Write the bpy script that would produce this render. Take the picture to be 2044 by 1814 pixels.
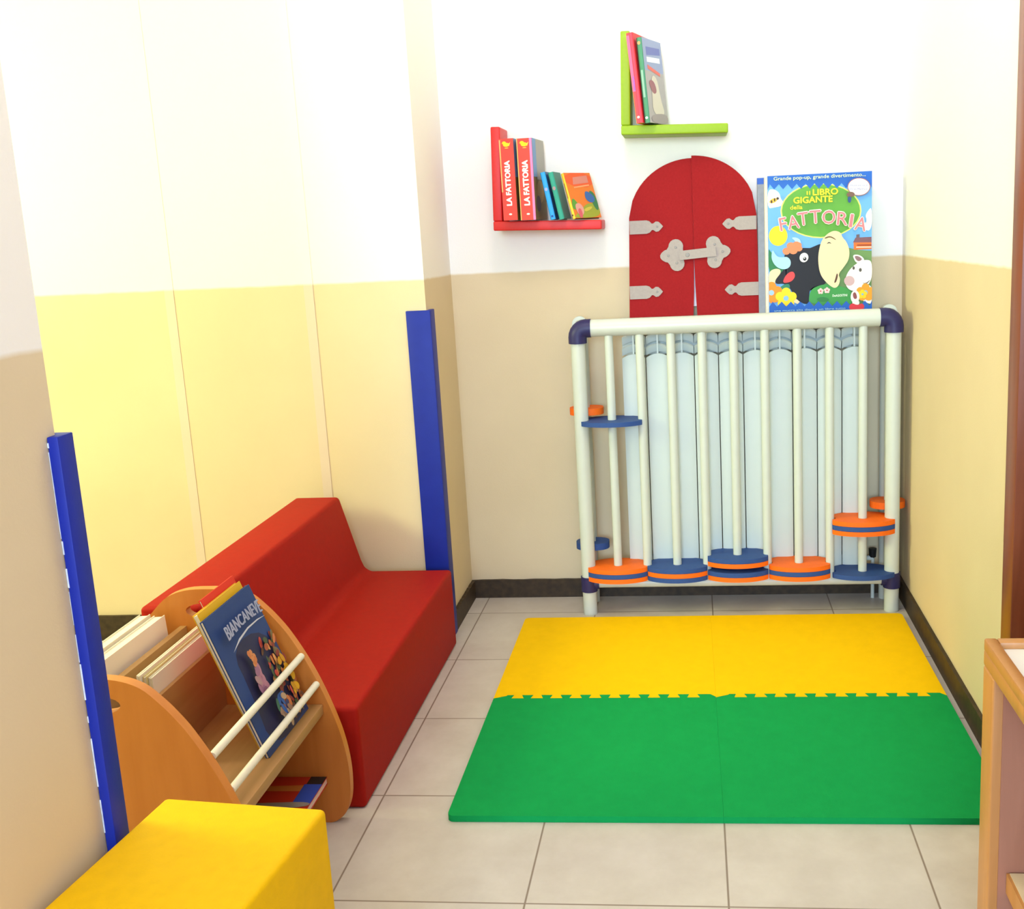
import bpy, bmesh, math, random
from mathutils import Vector, Matrix, Euler
random.seed(4)
for o in list(bpy.data.objects): bpy.data.objects.remove(o)
SC = bpy.context.scene
COL = SC.collection
S = 1.25                      # layout units -> metres
PI = math.pi

# ------------------------------------------------------------------ camera, light, exposure
def make_camera():
    yaw, pitch, roll = 0.10407767, -0.19832792, -0.04745184
    cy, sy, cp, sp = math.cos(yaw), math.sin(yaw), math.cos(pitch), math.sin(pitch)
    f = Vector((-sy*cp, cy*cp, sp)); r = Vector((cy, sy, 0)); u = r.cross(f)
    cr, sr = math.cos(roll), math.sin(roll)
    r2 = cr*r + sr*u; u2 = -sr*r + cr*u
    cam = bpy.data.cameras.new('camera'); co = bpy.data.objects.new('camera', cam); COL.objects.link(co)
    m = Matrix((r2, u2, -f)).transposed().to_4x4()
    m.translation = Vector((0.47731587, -2.77130038, 1.05492575))*S
    co.matrix_world = m
    cam.sensor_fit = 'HORIZONTAL'; cam.sensor_width = 36.0
    cam.lens = 2169.029/2044*36.0
    cam.shift_x = -147.765/2044; cam.shift_y = -24.309/2044
    cam.clip_start = 0.05
    SC.camera = co
make_camera()

w = bpy.data.worlds.new('world'); SC.world = w; w.use_nodes = True
w.node_tree.nodes['Background'].inputs[0].default_value = (0.74, 0.71, 1.0, 1)
w.node_tree.nodes['Background'].inputs[1].default_value = 2.6
SC.view_settings.view_transform = 'Standard'
SC.view_settings.look = 'None'
SC.view_settings.gamma = 1.0
SC.view_settings.use_curve_mapping = False
SC.view_settings.exposure = 0.0

def area(name, loc, target, sx, sy, watts, color, spread=180):
    l = bpy.data.lights.new(name, 'AREA'); l.shape = 'RECTANGLE'; l.size = sx; l.size_y = sy
    l.energy = watts; l.color = color; l.spread = math.radians(spread)
    o = bpy.data.objects.new(name, l); COL.objects.link(o)
    o.location = Vector(loc)*S
    d = (Vector(target) - Vector(loc)).normalized()
    o.rotation_euler = d.to_track_quat('-Z', 'Y').to_euler()
    return o
# daylight from the windows behind the camera, the room's ceiling lamp, the unseen side window of the bay
area('window_daylight', (0.12, -7.2, 1.75), (0.45, 0.2, 1.0), 2.0, 1.8, 420, (0.57, 0.82, 1.0))
area('bay_window', (-2.25, -1.15, 1.42), (-0.4, -1.0, 0.75), 1.1, 0.7, 98, (0.93, 1.0, 0.50))
pl = bpy.data.lights.new('ceiling_lamp', 'POINT'); pl.energy = 27; pl.color = (1.0, 0.82, 0.72); pl.shadow_soft_size = 0.16
po = bpy.data.objects.new('ceiling_lamp', pl); COL.objects.link(po); po.location = Vector((0.25, -0.95, 2.1))*S

# ------------------------------------------------------------------ materials
def lin(c):
    c = c/255.0
    return c/12.92 if c <= 0.04045 else ((c+0.055)/1.055)**2.4
def rgb(h):
    if isinstance(h, str):
        h = h.lstrip('#'); h = tuple(int(h[i:i+2], 16) for i in (0, 2, 4))
        return tuple(lin(x) for x in h)
    return h
MATS = {}
def mat(name, col, rough=0.6, noise=0.0, nscale=40, bump=0.0, bscale=300, spec=0.4, coat=0.0, coords='Object'):
    if name in MATS: return MATS[name]
    m = bpy.data.materials.new(name); m.use_nodes = True; nt = m.node_tree
    b = nt.nodes['Principled BSDF']; c = rgb(col)
    b.inputs['Base Color'].default_value = (*c, 1); b.inputs['Roughness'].default_value = rough
    b.inputs['Specular IOR Level'].default_value = spec
    if coat: b.inputs['Coat Weight'].default_value = coat; b.inputs['Coat Roughness'].default_value = 0.15
    tc = nt.nodes.new('ShaderNodeTexCoord')
    if noise:
        n = nt.nodes.new('ShaderNodeTexNoise'); n.inputs['Scale'].default_value = nscale; n.inputs['Detail'].default_value = 4
        nt.links.new(tc.outputs[coords], n.inputs['Vector'])
        mr = nt.nodes.new('ShaderNodeMapRange'); mr.inputs['To Min'].default_value = 1-noise; mr.inputs['To Max'].default_value = 1+noise
        mr.inputs['From Min'].default_value = 0.25; mr.inputs['From Max'].default_value = 0.75
        nt.links.new(n.outputs['Fac'], mr.inputs['Value'])
        mx = nt.nodes.new('ShaderNodeVectorMath'); mx.operation = 'SCALE'; mx.inputs[0].default_value = c
        nt.links.new(mr.outputs[0], mx.inputs['Scale']); nt.links.new(mx.outputs[0], b.inputs['Base Color'])
    if bump:
        n2 = nt.nodes.new('ShaderNodeTexNoise'); n2.inputs['Scale'].default_value = bscale; n2.inputs['Detail'].default_value = 3
        nt.links.new(tc.outputs[coords], n2.inputs['Vector'])
        bp = nt.nodes.new('ShaderNodeBump'); bp.inputs['Strength'].default_value = bump; bp.inputs['Distance'].default_value = 0.002
        nt.links.new(n2.outputs['Fac'], bp.inputs['Height']); nt.links.new(bp.outputs[0], b.inputs['Normal'])
    MATS[name] = m
    return m
def wood(name, c1, c2, rough=0.4, axis=2, spec=0.4):
    if name in MATS: return MATS[name]
    m = bpy.data.materials.new(name); m.use_nodes = True; nt = m.node_tree; b = nt.nodes['Principled BSDF']
    b.inputs['Roughness'].default_value = rough; b.inputs['Specular IOR Level'].default_value = spec
    tc = nt.nodes.new('ShaderNodeTexCoord'); mp = nt.nodes.new('ShaderNodeMapping')
    sc = [26, 26, 26]; sc[axis] = 2.2; mp.inputs['Scale'].default_value = sc
    n = nt.nodes.new('ShaderNodeTexNoise'); n.inputs['Scale'].default_value = 1.6; n.inputs['Detail'].default_value = 5; n.inputs['Distortion'].default_value = 0.6
    r = nt.nodes.new('ShaderNodeValToRGB'); r.color_ramp.elements[0].position = 0.3; r.color_ramp.elements[1].position = 0.72
    r.color_ramp.elements[0].color = (*rgb(c1), 1); r.color_ramp.elements[1].color = (*rgb(c2), 1)
    L = nt.links.new
    L(tc.outputs['Object'], mp.inputs[0]); L(mp.outputs[0], n.inputs['Vector']); L(n.outputs['Fac'], r.inputs[0]); L(r.outputs[0], b.inputs['Base Color'])
    MATS[name] = m
    return m
def wall_mat(name='wall_paint', pale=0.0):
    m = bpy.data.materials.new(name); m.use_nodes = True; nt = m.node_tree; L = nt.links.new
    b = nt.nodes['Principled BSDF']; b.inputs['Roughness'].default_value = 0.85; b.inputs['Specular IOR Level'].default_value = 0.2
    g = nt.nodes.new('ShaderNodeNewGeometry'); sx = nt.nodes.new('ShaderNodeSeparateXYZ'); L(g.outputs['Position'], sx.inputs[0])
    n = nt.nodes.new('ShaderNodeTexNoise'); n.inputs['Scale'].default_value = 18; L(g.outputs['Position'], n.inputs['Vector'])
    ma = nt.nodes.new('ShaderNodeMath'); ma.operation = 'MULTIPLY_ADD'; ma.inputs[1].default_value = 0.006; L(n.outputs['Fac'], ma.inputs[0])
    ty = nt.nodes.new('ShaderNodeMath'); ty.operation = 'MULTIPLY_ADD'; ty.inputs[1].default_value = 0.010; L(sx.outputs['Y'], ty.inputs[0]); L(sx.outputs['Z'], ty.inputs[2]); L(ty.outputs[0], ma.inputs[2])
    mr = nt.nodes.new('ShaderNodeMapRange'); mr.inputs['From Min'].default_value = 0.936*S; mr.inputs['From Max'].default_value = 0.939*S+0.004; L(ma.outputs[0], mr.inputs['Value'])
    n2 = nt.nodes.new('ShaderNodeTexNoise'); n2.inputs['Scale'].default_value = 3.0; n2.inputs['Detail'].default_value = 6; L(g.outputs['Position'], n2.inputs['Vector'])
    r = nt.nodes.new('ShaderNodeValToRGB'); r.color_ramp.elements[0].position = 0.3; r.color_ramp.elements[1].position = 0.7
    r.color_ramp.elements[0].color = (0.695, 0.575, 0.385+pale, 1); r.color_ramp.elements[1].color = (0.735, 0.615, 0.42+pale, 1); L(n2.outputs['Fac'], r.inputs[0])
    mx = nt.nodes.new('ShaderNodeMix'); mx.data_type = 'RGBA'; L(mr.outputs[0], mx.inputs[0]); L(r.outputs[0], mx.inputs[6]); mx.inputs[7].default_value = (0.90, 0.89, 0.865, 1)
    L(mx.outputs[2], b.inputs['Base Color'])
    n3 = nt.nodes.new('ShaderNodeTexNoise'); n3.inputs['Scale'].default_value = 220; L(g.outputs['Position'], n3.inputs['Vector'])
    bp = nt.nodes.new('ShaderNodeBump'); bp.inputs['Strength'].default_value = 0.12; bp.inputs['Distance'].default_value = 0.002; L(n3.outputs['Fac'], bp.inputs['Height']); L(bp.outputs[0], b.inputs['Normal'])
    return m
def floor_mat():
    m = bpy.data.materials.new('floor_tiles'); m.use_nodes = True; nt = m.node_tree; L = nt.links.new
    b = nt.nodes['Principled BSDF']; b.inputs['Roughness'].default_value = 0.38; b.inputs['Specular IOR Level'].default_value = 0.35
    g = nt.nodes.new('ShaderNodeNewGeometry'); sx = nt.nodes.new('ShaderNodeSeparateXYZ'); L(g.outputs['Position'], sx.inputs[0])
    def M(op, a, bv):
        x = nt.nodes.new('ShaderNodeMath'); x.operation = op
        for i, v in enumerate((a, bv)):
            if v is None: continue
            if isinstance(v, (int, float)): x.inputs[i].default_value = v
            else: L(v, x.inputs[i])
        return x.outputs[0]
    def line(sock, off, p):
        t = M('DIVIDE', M('SUBTRACT', sock, off*S), p*S)
        fr = M('FRACT', M('ADD', t, 100.5), None)
        return M('MULTIPLY', M('ABSOLUTE', M('SUBTRACT', fr, 0.5), None), p*S), M('FLOOR', M('ADD', t, 100.0), None)
    dx, ix = line(sx.outputs['X'], -0.1375, 0.3222); dy, iy = line(sx.outputs['Y'], 0.0725, 0.3285)
    d = M('MINIMUM', dx, dy)
    mr = nt.nodes.new('ShaderNodeMapRange'); mr.inputs['From Min'].default_value = 0.0011; mr.inputs['From Max'].default_value = 0.0028; L(d, mr.inputs['Value'])
    n = nt.nodes.new('ShaderNodeTexNoise'); n.inputs['Scale'].default_value = 6; n.inputs['Detail'].default_value = 7; n.inputs['Roughness'].default_value = 0.65
    n.noise_dimensions = '4D'; L(g.outputs['Position'], n.inputs['Vector']); L(M('ADD', M('MULTIPLY', ix, 3.7), M('MULTIPLY', iy, 7.3)), n.inputs['W'])
    r = nt.nodes.new('ShaderNodeValToRGB'); r.color_ramp.elements[0].position = 0.32; r.color_ramp.elements[1].position = 0.68
    r.color_ramp.elements[0].color = (0.53, 0.475, 0.435, 1); r.color_ramp.elements[1].color = (0.64, 0.59, 0.555, 1); L(n.outputs['Fac'], r.inputs[0])
    mx = nt.nodes.new('ShaderNodeMix'); mx.data_type = 'RGBA'; L(mr.outputs[0], mx.inputs[0]); mx.inputs[6].default_value = (0.24, 0.185, 0.15, 1); L(r.outputs[0], mx.inputs[7])
    L(mx.outputs[2], b.inputs['Base Color'])
    return m
def flat(h, rough=0.45):
    h = h.lstrip('#').lower()
    return mat('print_'+h, '#'+h, rough, spec=0.3)

RED = mat('red_foam', (0.37, 0.010, 0.005), 0.6, 0.06, 60, 0.25, 500, 0.12)
YEL = mat('yellow_foam', (0.85, 0.50, 0.002), 0.6, 0.04, 50, 0.2, 400, 0.12)
MATY = mat('yellow_mat', (0.90, 0.54, 0.001), 0.8, 0.03, 30, 0.3, 500, 0.08)
MATG = mat('green_mat', (0.006, 0.31, 0.075), 0.8, 0.04, 30, 0.3, 500, 0.08)
BLUEP = mat('blue_guard', (0.009, 0.024, 0.31), 0.5, 0.05, 30, 0.1, 200, 0.25)
SCUFF = mat('scuffed_paint', '#cfd8e6', 0.7, 0.2, 120)
TUBE = mat('white_tube', (0.60, 0.645, 0.60), 0.35, 0.02, 20, spec=0.4)
NAVY = mat('navy_joint', (0.022, 0.020, 0.10), 0.45, 0.08, 60)
DBLUE = mat('blue_disc', (0.022, 0.072, 0.27), 0.6, 0.08, 150, 0.2, 400)
DORA = mat('orange_disc', (0.95, 0.155, 0.003), 0.6, 0.05, 150, 0.2, 400)
ENAM = mat('radiator_enamel', (0.63, 0.70, 0.68), 0.4, 0.02, 10)
BASE = mat('dark_baseboard', (0.040, 0.024, 0.011), 0.55, 0.5, 45)
CREAM = mat('cream_pages', (0.80, 0.74, 0.62), 0.7, 0.08, 200)
DOORRED = mat('red_felt', (0.33, 0.016, 0.020), 0.8, 0.07, 150, 0.25, 700, 0.08)
HINGE = mat('grey_felt', (0.41, 0.36, 0.35), 0.75, 0.05, 150, 0.2, 500, 0.2)
LIME = mat('lime_shelf', (0.27, 0.44, 0.012), 0.5, 0.04, 100, 0.15, 300)
SRED = mat('red_shelf', (0.66, 0.020, 0.020), 0.45, 0.04, 100, 0.1, 300)
BEECH = wood('beech_panel', (0.60, 0.205, 0.036), (0.66, 0.24, 0.048), 0.38, 2)
BEECHX = wood('beech_board', (0.40, 0.215, 0.08), (0.47, 0.26, 0.105), 0.45, 1)
ROD = mat('pale_rod', (0.80, 0.76, 0.66), 0.45, 0.04, 60)
CAB = wood('cabinet_edge', (0.47, 0.205, 0.055), (0.55, 0.25, 0.08), 0.4, 2)
CABP = wood('cabinet_side', (0.38, 0.165, 0.10), (0.44, 0.20, 0.125), 0.5, 2)
DOORW = wood('door_wood', (0.19, 0.048, 0.018), (0.25, 0.068, 0.027), 0.35, 2)
WALL = wall_mat(); FLOOR = floor_mat()
CEIL = mat('ceiling_white', (0.88, 0.88, 0.86), 0.9)

# ------------------------------------------------------------------ mesh helpers
class M:
    """collects shapes (layout units, shifted by off) and links them as one mesh object"""
    def __init__(s, off=(0, 0, 0)):
        s.bm = bmesh.new(); s.off = Vector(off); s.mats = []; s.cur = 0
    def use(s, m):
        if m not in s.mats: s.mats.append(m)
        s.cur = s.mats.index(m); return s
    def v(s, p): return s.bm.verts.new((Vector(p)-s.off)*S)
    def face(s, vs, smooth=False):
        try: f = s.bm.faces.new(vs)
        except ValueError: return None
        f.material_index = s.cur; f.smooth = smooth; return f
    def box(s, x0, x1, y0, y1, z0, z1):
        p = [s.v((x, y, z)) for z in (z0, z1) for x, y in ((x0, y0), (x1, y0), (x1, y1), (x0, y1))]
        for q in ((3, 2, 1, 0), (4, 5, 6, 7), (0, 1, 5, 4), (1, 2, 6, 5), (2, 3, 7, 6), (3, 0, 4, 7)): s.face([p[i] for i in q])
        return s
    def prism(s, poly, axis, a, b, smooth=False, holes=()):
        """poly in the two other axes (in xyz order), swept along axis from a to b"""
        def P(uv, t):
            q = [0, 0, 0]; ax = [i for i in range(3) if i != axis]; q[ax[0]], q[ax[1]] = uv; q[axis] = t; return q
        start = len(s.bm.faces)
        loops = [poly]+list(holes); caps = {a: [], b: []}
        for lp in loops:
            A = [s.v(P(uv, a)) for uv in lp]; B = [s.v(P(uv, b)) for uv in lp]; n = len(lp)
            for i in range(n): s.face([A[i], A[(i+1) % n], B[(i+1) % n], B[i]], smooth)
            caps[a].append(A); caps[b].append(B)
        for t in (a, b):
            if not holes: s.face(caps[t][0])
            else:
                ed = []
                for lp in caps[t]:
                    for i in range(len(lp)):
                        e = s.bm.edges.get((lp[i], lp[(i+1) % len(lp)])); ed.append(e)
                r = bmesh.ops.triangle_fill(s.bm, edges=ed, use_beauty=True, use_dissolve=False)
                for f in r['geom']:
                    if isinstance(f, bmesh.types.BMFace): f.material_index = s.cur
        return s
    def tube(s, pts, r, n=16, caps=True):
        pts = [Vector(p) for p in pts]; rings = []
        up = None
        for i, p in enumerate(pts):
            d = (pts[min(i+1, len(pts)-1)]-pts[max(i-1, 0)]).normalized()
            if up is None: up = d.orthogonal().normalized()
            else: up = (up-d*up.dot(d)).normalized()
            sd = d.cross(up); rr = r[i] if isinstance(r, (list, tuple)) else r
            rings.append([s.v(p+rr*(math.cos(2*PI*k/n)*up+math.sin(2*PI*k/n)*sd)) for k in range(n)])
        for A, B in zip(rings, rings[1:]):
            for k in range(n): s.face([A[k], A[(k+1) % n], B[(k+1) % n], B[k]], True)
        if caps: s.face(rings[0][::-1]); s.face(rings[-1])
        return s
    def ball(s, c, r, n=14):
        c = Vector(c); rad = r if isinstance(r, (tuple, list)) else (r, r, r); rows = []
        for i in range(1, n):
            t = PI*i/n
            rows.append([s.v((c.x+rad[0]*math.sin(t)*math.cos(2*PI*k/n), c.y+rad[1]*math.sin(t)*math.sin(2*PI*k/n), c.z+rad[2]*math.cos(t))) for k in range(n)])
        T = s.v((c.x, c.y, c.z+rad[2])); B = s.v((c.x, c.y, c.z-rad[2]))
        for k in range(n): s.face([T, rows[0][k], rows[0][(k+1) % n]], True); s.face([rows[-1][(k+1) % n], rows[-1][k], B], True)
        for A, C in zip(rows, rows[1:]):
            for k in range(n): s.face([A[k], C[k], C[(k+1) % n], A[(k+1) % n]], True)
        return s
    def bevel(s, w, seg=3):
        bmesh.ops.recalc_face_normals(s.bm, faces=s.bm.faces[:])
        ed = [e for e in s.bm.edges if len(e.link_faces) == 2 and e.calc_face_angle(0) > 0.35]
        bmesh.ops.bevel(s.bm, geom=ed, offset=w*S, segments=seg, profile=0.5, affect='EDGES', clamp_overlap=True)
        for f in s.bm.faces: f.smooth = True
        return s
    def build(s, name, m=None, parent=None, sharp=40, normals=True):
        if normals: bmesh.ops.recalc_face_normals(s.bm, faces=s.bm.faces[:])
        me = bpy.data.meshes.new(name); s.bm.to_mesh(me); s.bm.free()
        ms = s.mats if s.mats else [m]
        if m is not None and s.mats and m not in s.mats: ms = s.mats
        for x in ms: me.materials.append(x)
        o = bpy.data.objects.new(name, me); COL.objects.link(o)
        try: me.set_sharp_from_angle(angle=math.radians(sharp))
        except Exception: pass
        if parent is not None: o.parent = parent
        return o
def tag(o, label=None, cat=None, group=None, kind=None):
    if label: o['label'] = label
    if cat: o['category'] = cat
    if group: o['group'] = group
    if kind: o['kind'] = kind
    return o
def thing(name, label, cat, loc=(0, 0, 0), rot=(0, 0, 0), group=None):
    o = bpy.data.objects.new(name, None); COL.objects.link(o); o.empty_display_size = 0.05
    o.location = Vector(loc)*S; o.rotation_euler = rot
    return tag(o, label, cat, group)
def struct(o): o['kind'] = 'structure'; return o
def copy_tree(o, parent=None):
    c = o.copy(); COL.objects.link(c)
    if parent is not None: c.parent = parent
    for ch in list(o.children): copy_tree(ch, c)
    return c

# ---- flat printed pictures: polygons and letters laid on a board's face, one mesh
def text_polys(body, size=1.0):
    cu = bpy.data.curves.new('letters', 'FONT'); cu.body = body; cu.size = size; cu.resolution_u = 3
    ob = bpy.data.objects.new('letters', cu); COL.objects.link(ob)
    bpy.context.view_layer.update()
    dg = bpy.context.evaluated_depsgraph_get(); ev = ob.evaluated_get(dg); me = ev.to_mesh()
    vs = [(v.co.x, v.co.y) for v in me.vertices]; ps = [list(p.vertices) for p in me.polygons]
    ev.to_mesh_clear(); bpy.data.objects.remove(ob); bpy.data.curves.remove(cu)
    xs = [v[0] for v in vs] or [0]
    return vs, ps, min(xs), max(xs)
class Art:
    """draws on a plane: to3(u, v, h) -> layout point, h = height above the board"""
    def __init__(s, mesh, to3, step=0.00012): s.m = mesh; s.to3 = to3; s.k = 0; s.step = step
    def layer(s, col):
        s.k += 1; s.m.use(flat(col)); return s.k*s.step+0.0002
    def poly(s, pts, col):
        h = s.layer(col)
        vs = [s.m.v(s.to3(u, v, h)) for u, v in pts]
        f = s.m.face(vs)
        if f and len(pts) > 4:
            r = bmesh.ops.triangulate(s.m.bm, faces=[f])
    def ell(s, cu, cv, ru, rv, col, n=28, a0=0, rot=0):
        c, q = math.cos(rot), math.sin(rot)
        s.poly([(cu+ru*math.cos(t)*c-rv*math.sin(t)*q, cv+ru*math.cos(t)*q+rv*math.sin(t)*c) for t in [2*PI*i/n+a0 for i in range(n)]], col)
    def text(s, body, u, v, size, col, sx=1.0, rot=0.0, bold=0.0, anchor='l', width=None):
        vs, ps, x0, x1 = text_polys(body, size)
        if width: sx = width/max(1e-6, x1-x0)
        cx = {'l': x0, 'c': (x0+x1)/2, 'r': x1}[anchor]
        offs = [(0, 0)] if not bold else [(0, 0), (bold, 0), (-bold, 0), (0, bold), (0, -bold)]
        c, q = math.cos(rot), math.sin(rot)
        for dx, dy in offs:
            h = s.layer(col)
            V = []
            for x, y in vs:
                X = (x-cx)*sx+dx; Y = y+dy
                V.append(s.m.v(s.to3(u+X*c-Y*q, v+X*q+Y*c, h)))
            for p in ps: s.m.face([V[i] for i in p])
    def smooth(s, pts, col, it=2):
        for _ in range(it):
            q = []
            for i in range(len(pts)):
                a, b = pts[i], pts[(i+1) % len(pts)]
                q += [(a[0]*.75+b[0]*.25, a[1]*.75+b[1]*.25), (a[0]*.25+b[0]*.75, a[1]*.25+b[1]*.75)]
            pts = q
        s.poly(pts, col)

# ------------------------------------------------------------------ the setting
struct(M().box(-2.6, 2.6, -5.2, 0.6, -0.06, 0.0).build('floor', FLOOR))
struct(M().box(-2.6, 2.6, -3.9, 0.6, 2.30, 2.36).build('ceiling', CEIL))
struct(M().box(-0.187, 1.20, 0.21, 0.33, 0, 2.3).build('wall_back', WALL))
# return wall of the alcove together with the wall that closes the side bay
struct(M().prism([(-2.4, -0.098), (-0.187, -0.098), (-0.187, 0.33), (-2.4, 0.33)], 2, 0, 2.3).build('wall_bay', WALL))
struct(M().box(-0.33, -0.187, -3.6, -1.72, 0, 2.3).build('wall_left', WALL))
struct(M().box(-2.4, -2.3, -2.2, -0.098, 0, 2.3).build('wall_bay_side', WALL))
struct(M().box(-2.4, -0.33, -2.3, -2.2, 0, 2.3).build('wall_bay_front', WALL))
# right wall with a doorway
struct(M().box(1.03, 1.20, -0.835, 0.21, 0, 2.3).box(1.03, 1.20, -3.6, -1.66, 0, 2.3).box(1.03, 1.20, -1.66, -0.835, 1.66, 2.3).build('wall_right', WALL))
d1 = M().box(1.045, 1.075, -1.60, -0.895, 0, 1.60).build('door_1', DOORW); struct(d1)
M().box(1.018, 1.11, -0.895, -0.835, 0, 1.66).box(1.018, 1.11, -1.66, -1.60, 0, 1.66).box(1.018, 1.11, -1.60, -0.895, 1.60, 1.66).bevel(0.003, 2).build('door_frame', DOORW, d1)
M().tube([(1.045, -1.55, 0.82), (1.012, -1.55, 0.82), (1.012, -1.48, 0.82)], 0.007).build('door_handle', mat('handle_metal', '#b8b4a8', 0.3, spec=0.6), d1)
def baseboard(name, pts_fn, a, b, top, wob):
    """uneven painted top edge: rows of small steps along the wall"""
    m = M(); n = 40; rnd = random.Random(len(name))
    hs = [top+rnd.uniform(-wob, wob) for _ in range(n+1)]
    F = [(pts_fn(a+(b-a)*i/n, 0, 0), pts_fn(a+(b-a)*i/n, 0, hs[i]), pts_fn(a+(b-a)*i/n, 1, hs[i]), pts_fn(a+(b-a)*i/n, 1, 0)) for i in range(n+1)]
    R = [[m.v(p) for p in q] for q in F]
    for A, B in zip(R, R[1:]):
        for k in range(4): m.face([A[k], A[(k+1) % 4], B[(k+1) % 4], B[k]])
    m.face(R[0]); m.face(R[-1][::-1])
    return struct(m.build(name, BASE))
baseboard('baseboard_back', lambda t, k, z: (t, (0.2095, 0.200)[k], z), -0.187, 1.03, 0.053, 0.0012)
baseboard('baseboard_return', lambda t, k, z: ((-0.1865, -0.177)[k], t, z), -0.094, 0.2, 0.053, 0.001)
baseboard('baseboard_right', lambda t, k, z: ((1.0295, 1.021)[k], t, z), -0.833, 0.2, 0.057, 0.0004)
baseboard('baseboard_bay', lambda t, k, z: (t, (-0.0985, -0.108)[k], z), -2.3, -0.24, 0.069, 0.0016)
baseboard('baseboard_left', lambda t, k, z: ((-0.1865, -0.177)[k], t, z), -3.6, -1.77, 0.055, 0.0008)
# two slim strips on the bay wall, paler than it below the dado line
STRIP = wall_mat('pale_strip', 0.10)
struct(M().box(-0.862, -0.838, -0.0992, -0.0975, 0.069, 2.3).build('trim_1', STRIP))
struct(M().box(-0.496, -0.472, -0.0992, -0.0975, 0.069, 2.3).build('trim_2', STRIP))

# ------------------------------------------------------------------ corner guards
def guard(name, label, cx, cy, sy, h, scuffs):
    """L-shaped foam strip around an outer wall corner at (cx, cy); sy = side of the jamb"""
    t = 0.012; off = (cx, cy, 0)
    a, b = 0.037, 0.05
    o = M(off)
    # plan: one leg along the room-side face, the other along the jamb
    P = [(cx+t, cy-sy*t*0), (cx+t, cy+sy*a), (cx+0.0005, cy+sy*a), (cx+0.0005, cy-sy*0.0005), (cx-b, cy-sy*0.0005), (cx-b, cy-sy*t), (cx+t, cy-sy*t)]
    o.prism(P, 2, 0.0, h); o.bevel(0.0015, 2)
    ob = o.build(name, BLUEP); ob.location = Vector(off)*S
    tag(ob, label, 'corner guard', 'blue corner guards of the bay opening')
    if scuffs:
        rnd = random.Random(3)
        m = M(off)
        z = 0.30
        while z < h-0.01:
            l = rnd.uniform(0.01, 0.08); wv = rnd.uniform(0.0008, 0.0035)
            y = cy-0.0372+0.021
            m.box(cx+0.0002, cx+wv, cy+sy*a-0.0004, cy+sy*a+0.0004, z, min(z+l, h-0.004))
            z += l+rnd.uniform(0.002, 0.03)
        m.build('glue_scuff', SCUFF, ob)
    return ob
guard('corner_guard', 'blue corner guard behind the end of the red foam sofa', -0.187, -0.098, 1, 0.862, False)
# near guard: the jamb faces away from the camera
off = (-0.187, -1.72, 0)
g = M(off)
P = [(-0.1745, -1.736), (-0.1745, -1.7075), (-0.238, -1.7075), (-0.238, -1.7195), (-0.1865, -1.7195), (-0.1865, -1.736)]
g.prism(P, 2, 0, 0.866); g.bevel(0.0012, 2)
ng = g.build('corner_guard', BLUEP); ng.location = Vector(off)*S
tag(ng, 'blue corner guard with scuffed edge beside the yellow foam block', 'corner guard', 'blue corner guards of the bay opening')
rnd = random.Random(5); m = M(off); z = 0.42
while z < 0.855:
    l = rnd.uniform(0.006, 0.06); wv = rnd.uniform(0.0004, 0.0019)
    m.box(-0.1866, -0.1866+wv, -1.7364, -1.7358, z, min(z+l, 0.86)); z += l+rnd.uniform(0.0, 0.02)
m.build('glue_scuff', SCUFF, ng)

# ------------------------------------------------------------------ play mats
TH = 0.00615808; cT, sT = math.cos(TH), math.sin(TH)
def mp(x, y): return (cT*x-sT*y, sT*x+cT*y)
def seam(x0, x1, y, n, amp):
    """interlocking edge from x0 to x1"""
    L = x1-x0; pts = [(x0, y-amp), (x0+0.055*L/0.5*0.5, y+amp*0.5), (x0+0.03, y+amp)]
    p = (L-0.06)/n
    x = x0+0.045
    for i in range(n):
        a = x+i*p
        pts += [(a, y+amp), (a-0.004, y-amp), (a+p*0.5+0.004-0.002, y-amp), (a+p*0.5-0.004, y+amp)]
    pts += [(x1-0.012, y+amp), (x1, y-amp*0.6)]
    return pts
def playmat(name, label, x0, x1, top, material):
    t = 0.0125; n = 10
    sm = seam(x0, x1, -0.5005, n, 0.0085)
    rr = 0.012; outl = x0 < 0.1; outr = x1 > 0.9
    def rnd_corner(cx, cy, a0, a1): return [(cx+rr*math.cos(a0+(a1-a0)*i/4), cy+rr*math.sin(a0+(a1-a0)*i/4)) for i in range(5)]
    gap = 0.0001
    xa, xb = x0+(0 if outl else gap), x1-(0 if outr else gap)
    sm = [(min(max(x, xa), xb), y) for x, y in sm]
    if top:
        s2 = [(x, y+0.0004) for x, y in sm]
        up = (rnd_corner(xb-rr, -rr, 0, PI/2) if outr else [(xb, 0)])+(rnd_corner(xa+rr, -rr, PI/2, PI) if outl else [(xa, 0)])
        P = s2+up
    else:
        s2 = [(x, y-0.0004) for x, y in sm][::-1]
        dn = (rnd_corner(xa+rr, -1.0045+rr, PI, 1.5*PI) if outl else [(xa, -1.0045)])+(rnd_corner(xb-rr, -1.0045+rr, 1.5*PI, 2*PI) if outr else [(xb, -1.0045)])
        P = s2+dn
    P = [mp(*p) for p in P]
    c = mp((x0+x1)/2, -0.25 if top else -0.75); off = (c[0], c[1], 0)
    m = M(off); m.prism(P, 2, 0.0003, t)
    o = m.build(name, material); o.location = Vector(off)*S
    tag(o, label, 'play mat', 'interlocking floor mats')
playmat('play_mat', 'yellow foam mat on the floor, the one nearer the red sofa', 0, 0.5, True, MATY)
playmat('play_mat', 'yellow foam mat on the floor, the one nearer the right wall', 0.5, 1.0, True, MATY)
playmat('play_mat', 'green foam mat on the floor, the one nearer the red sofa', 0, 0.5, False, MATG)
playmat('play_mat', 'green foam mat on the floor, the one beside the wooden cabinet', 0.5, 1.0, False, MATG)

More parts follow.
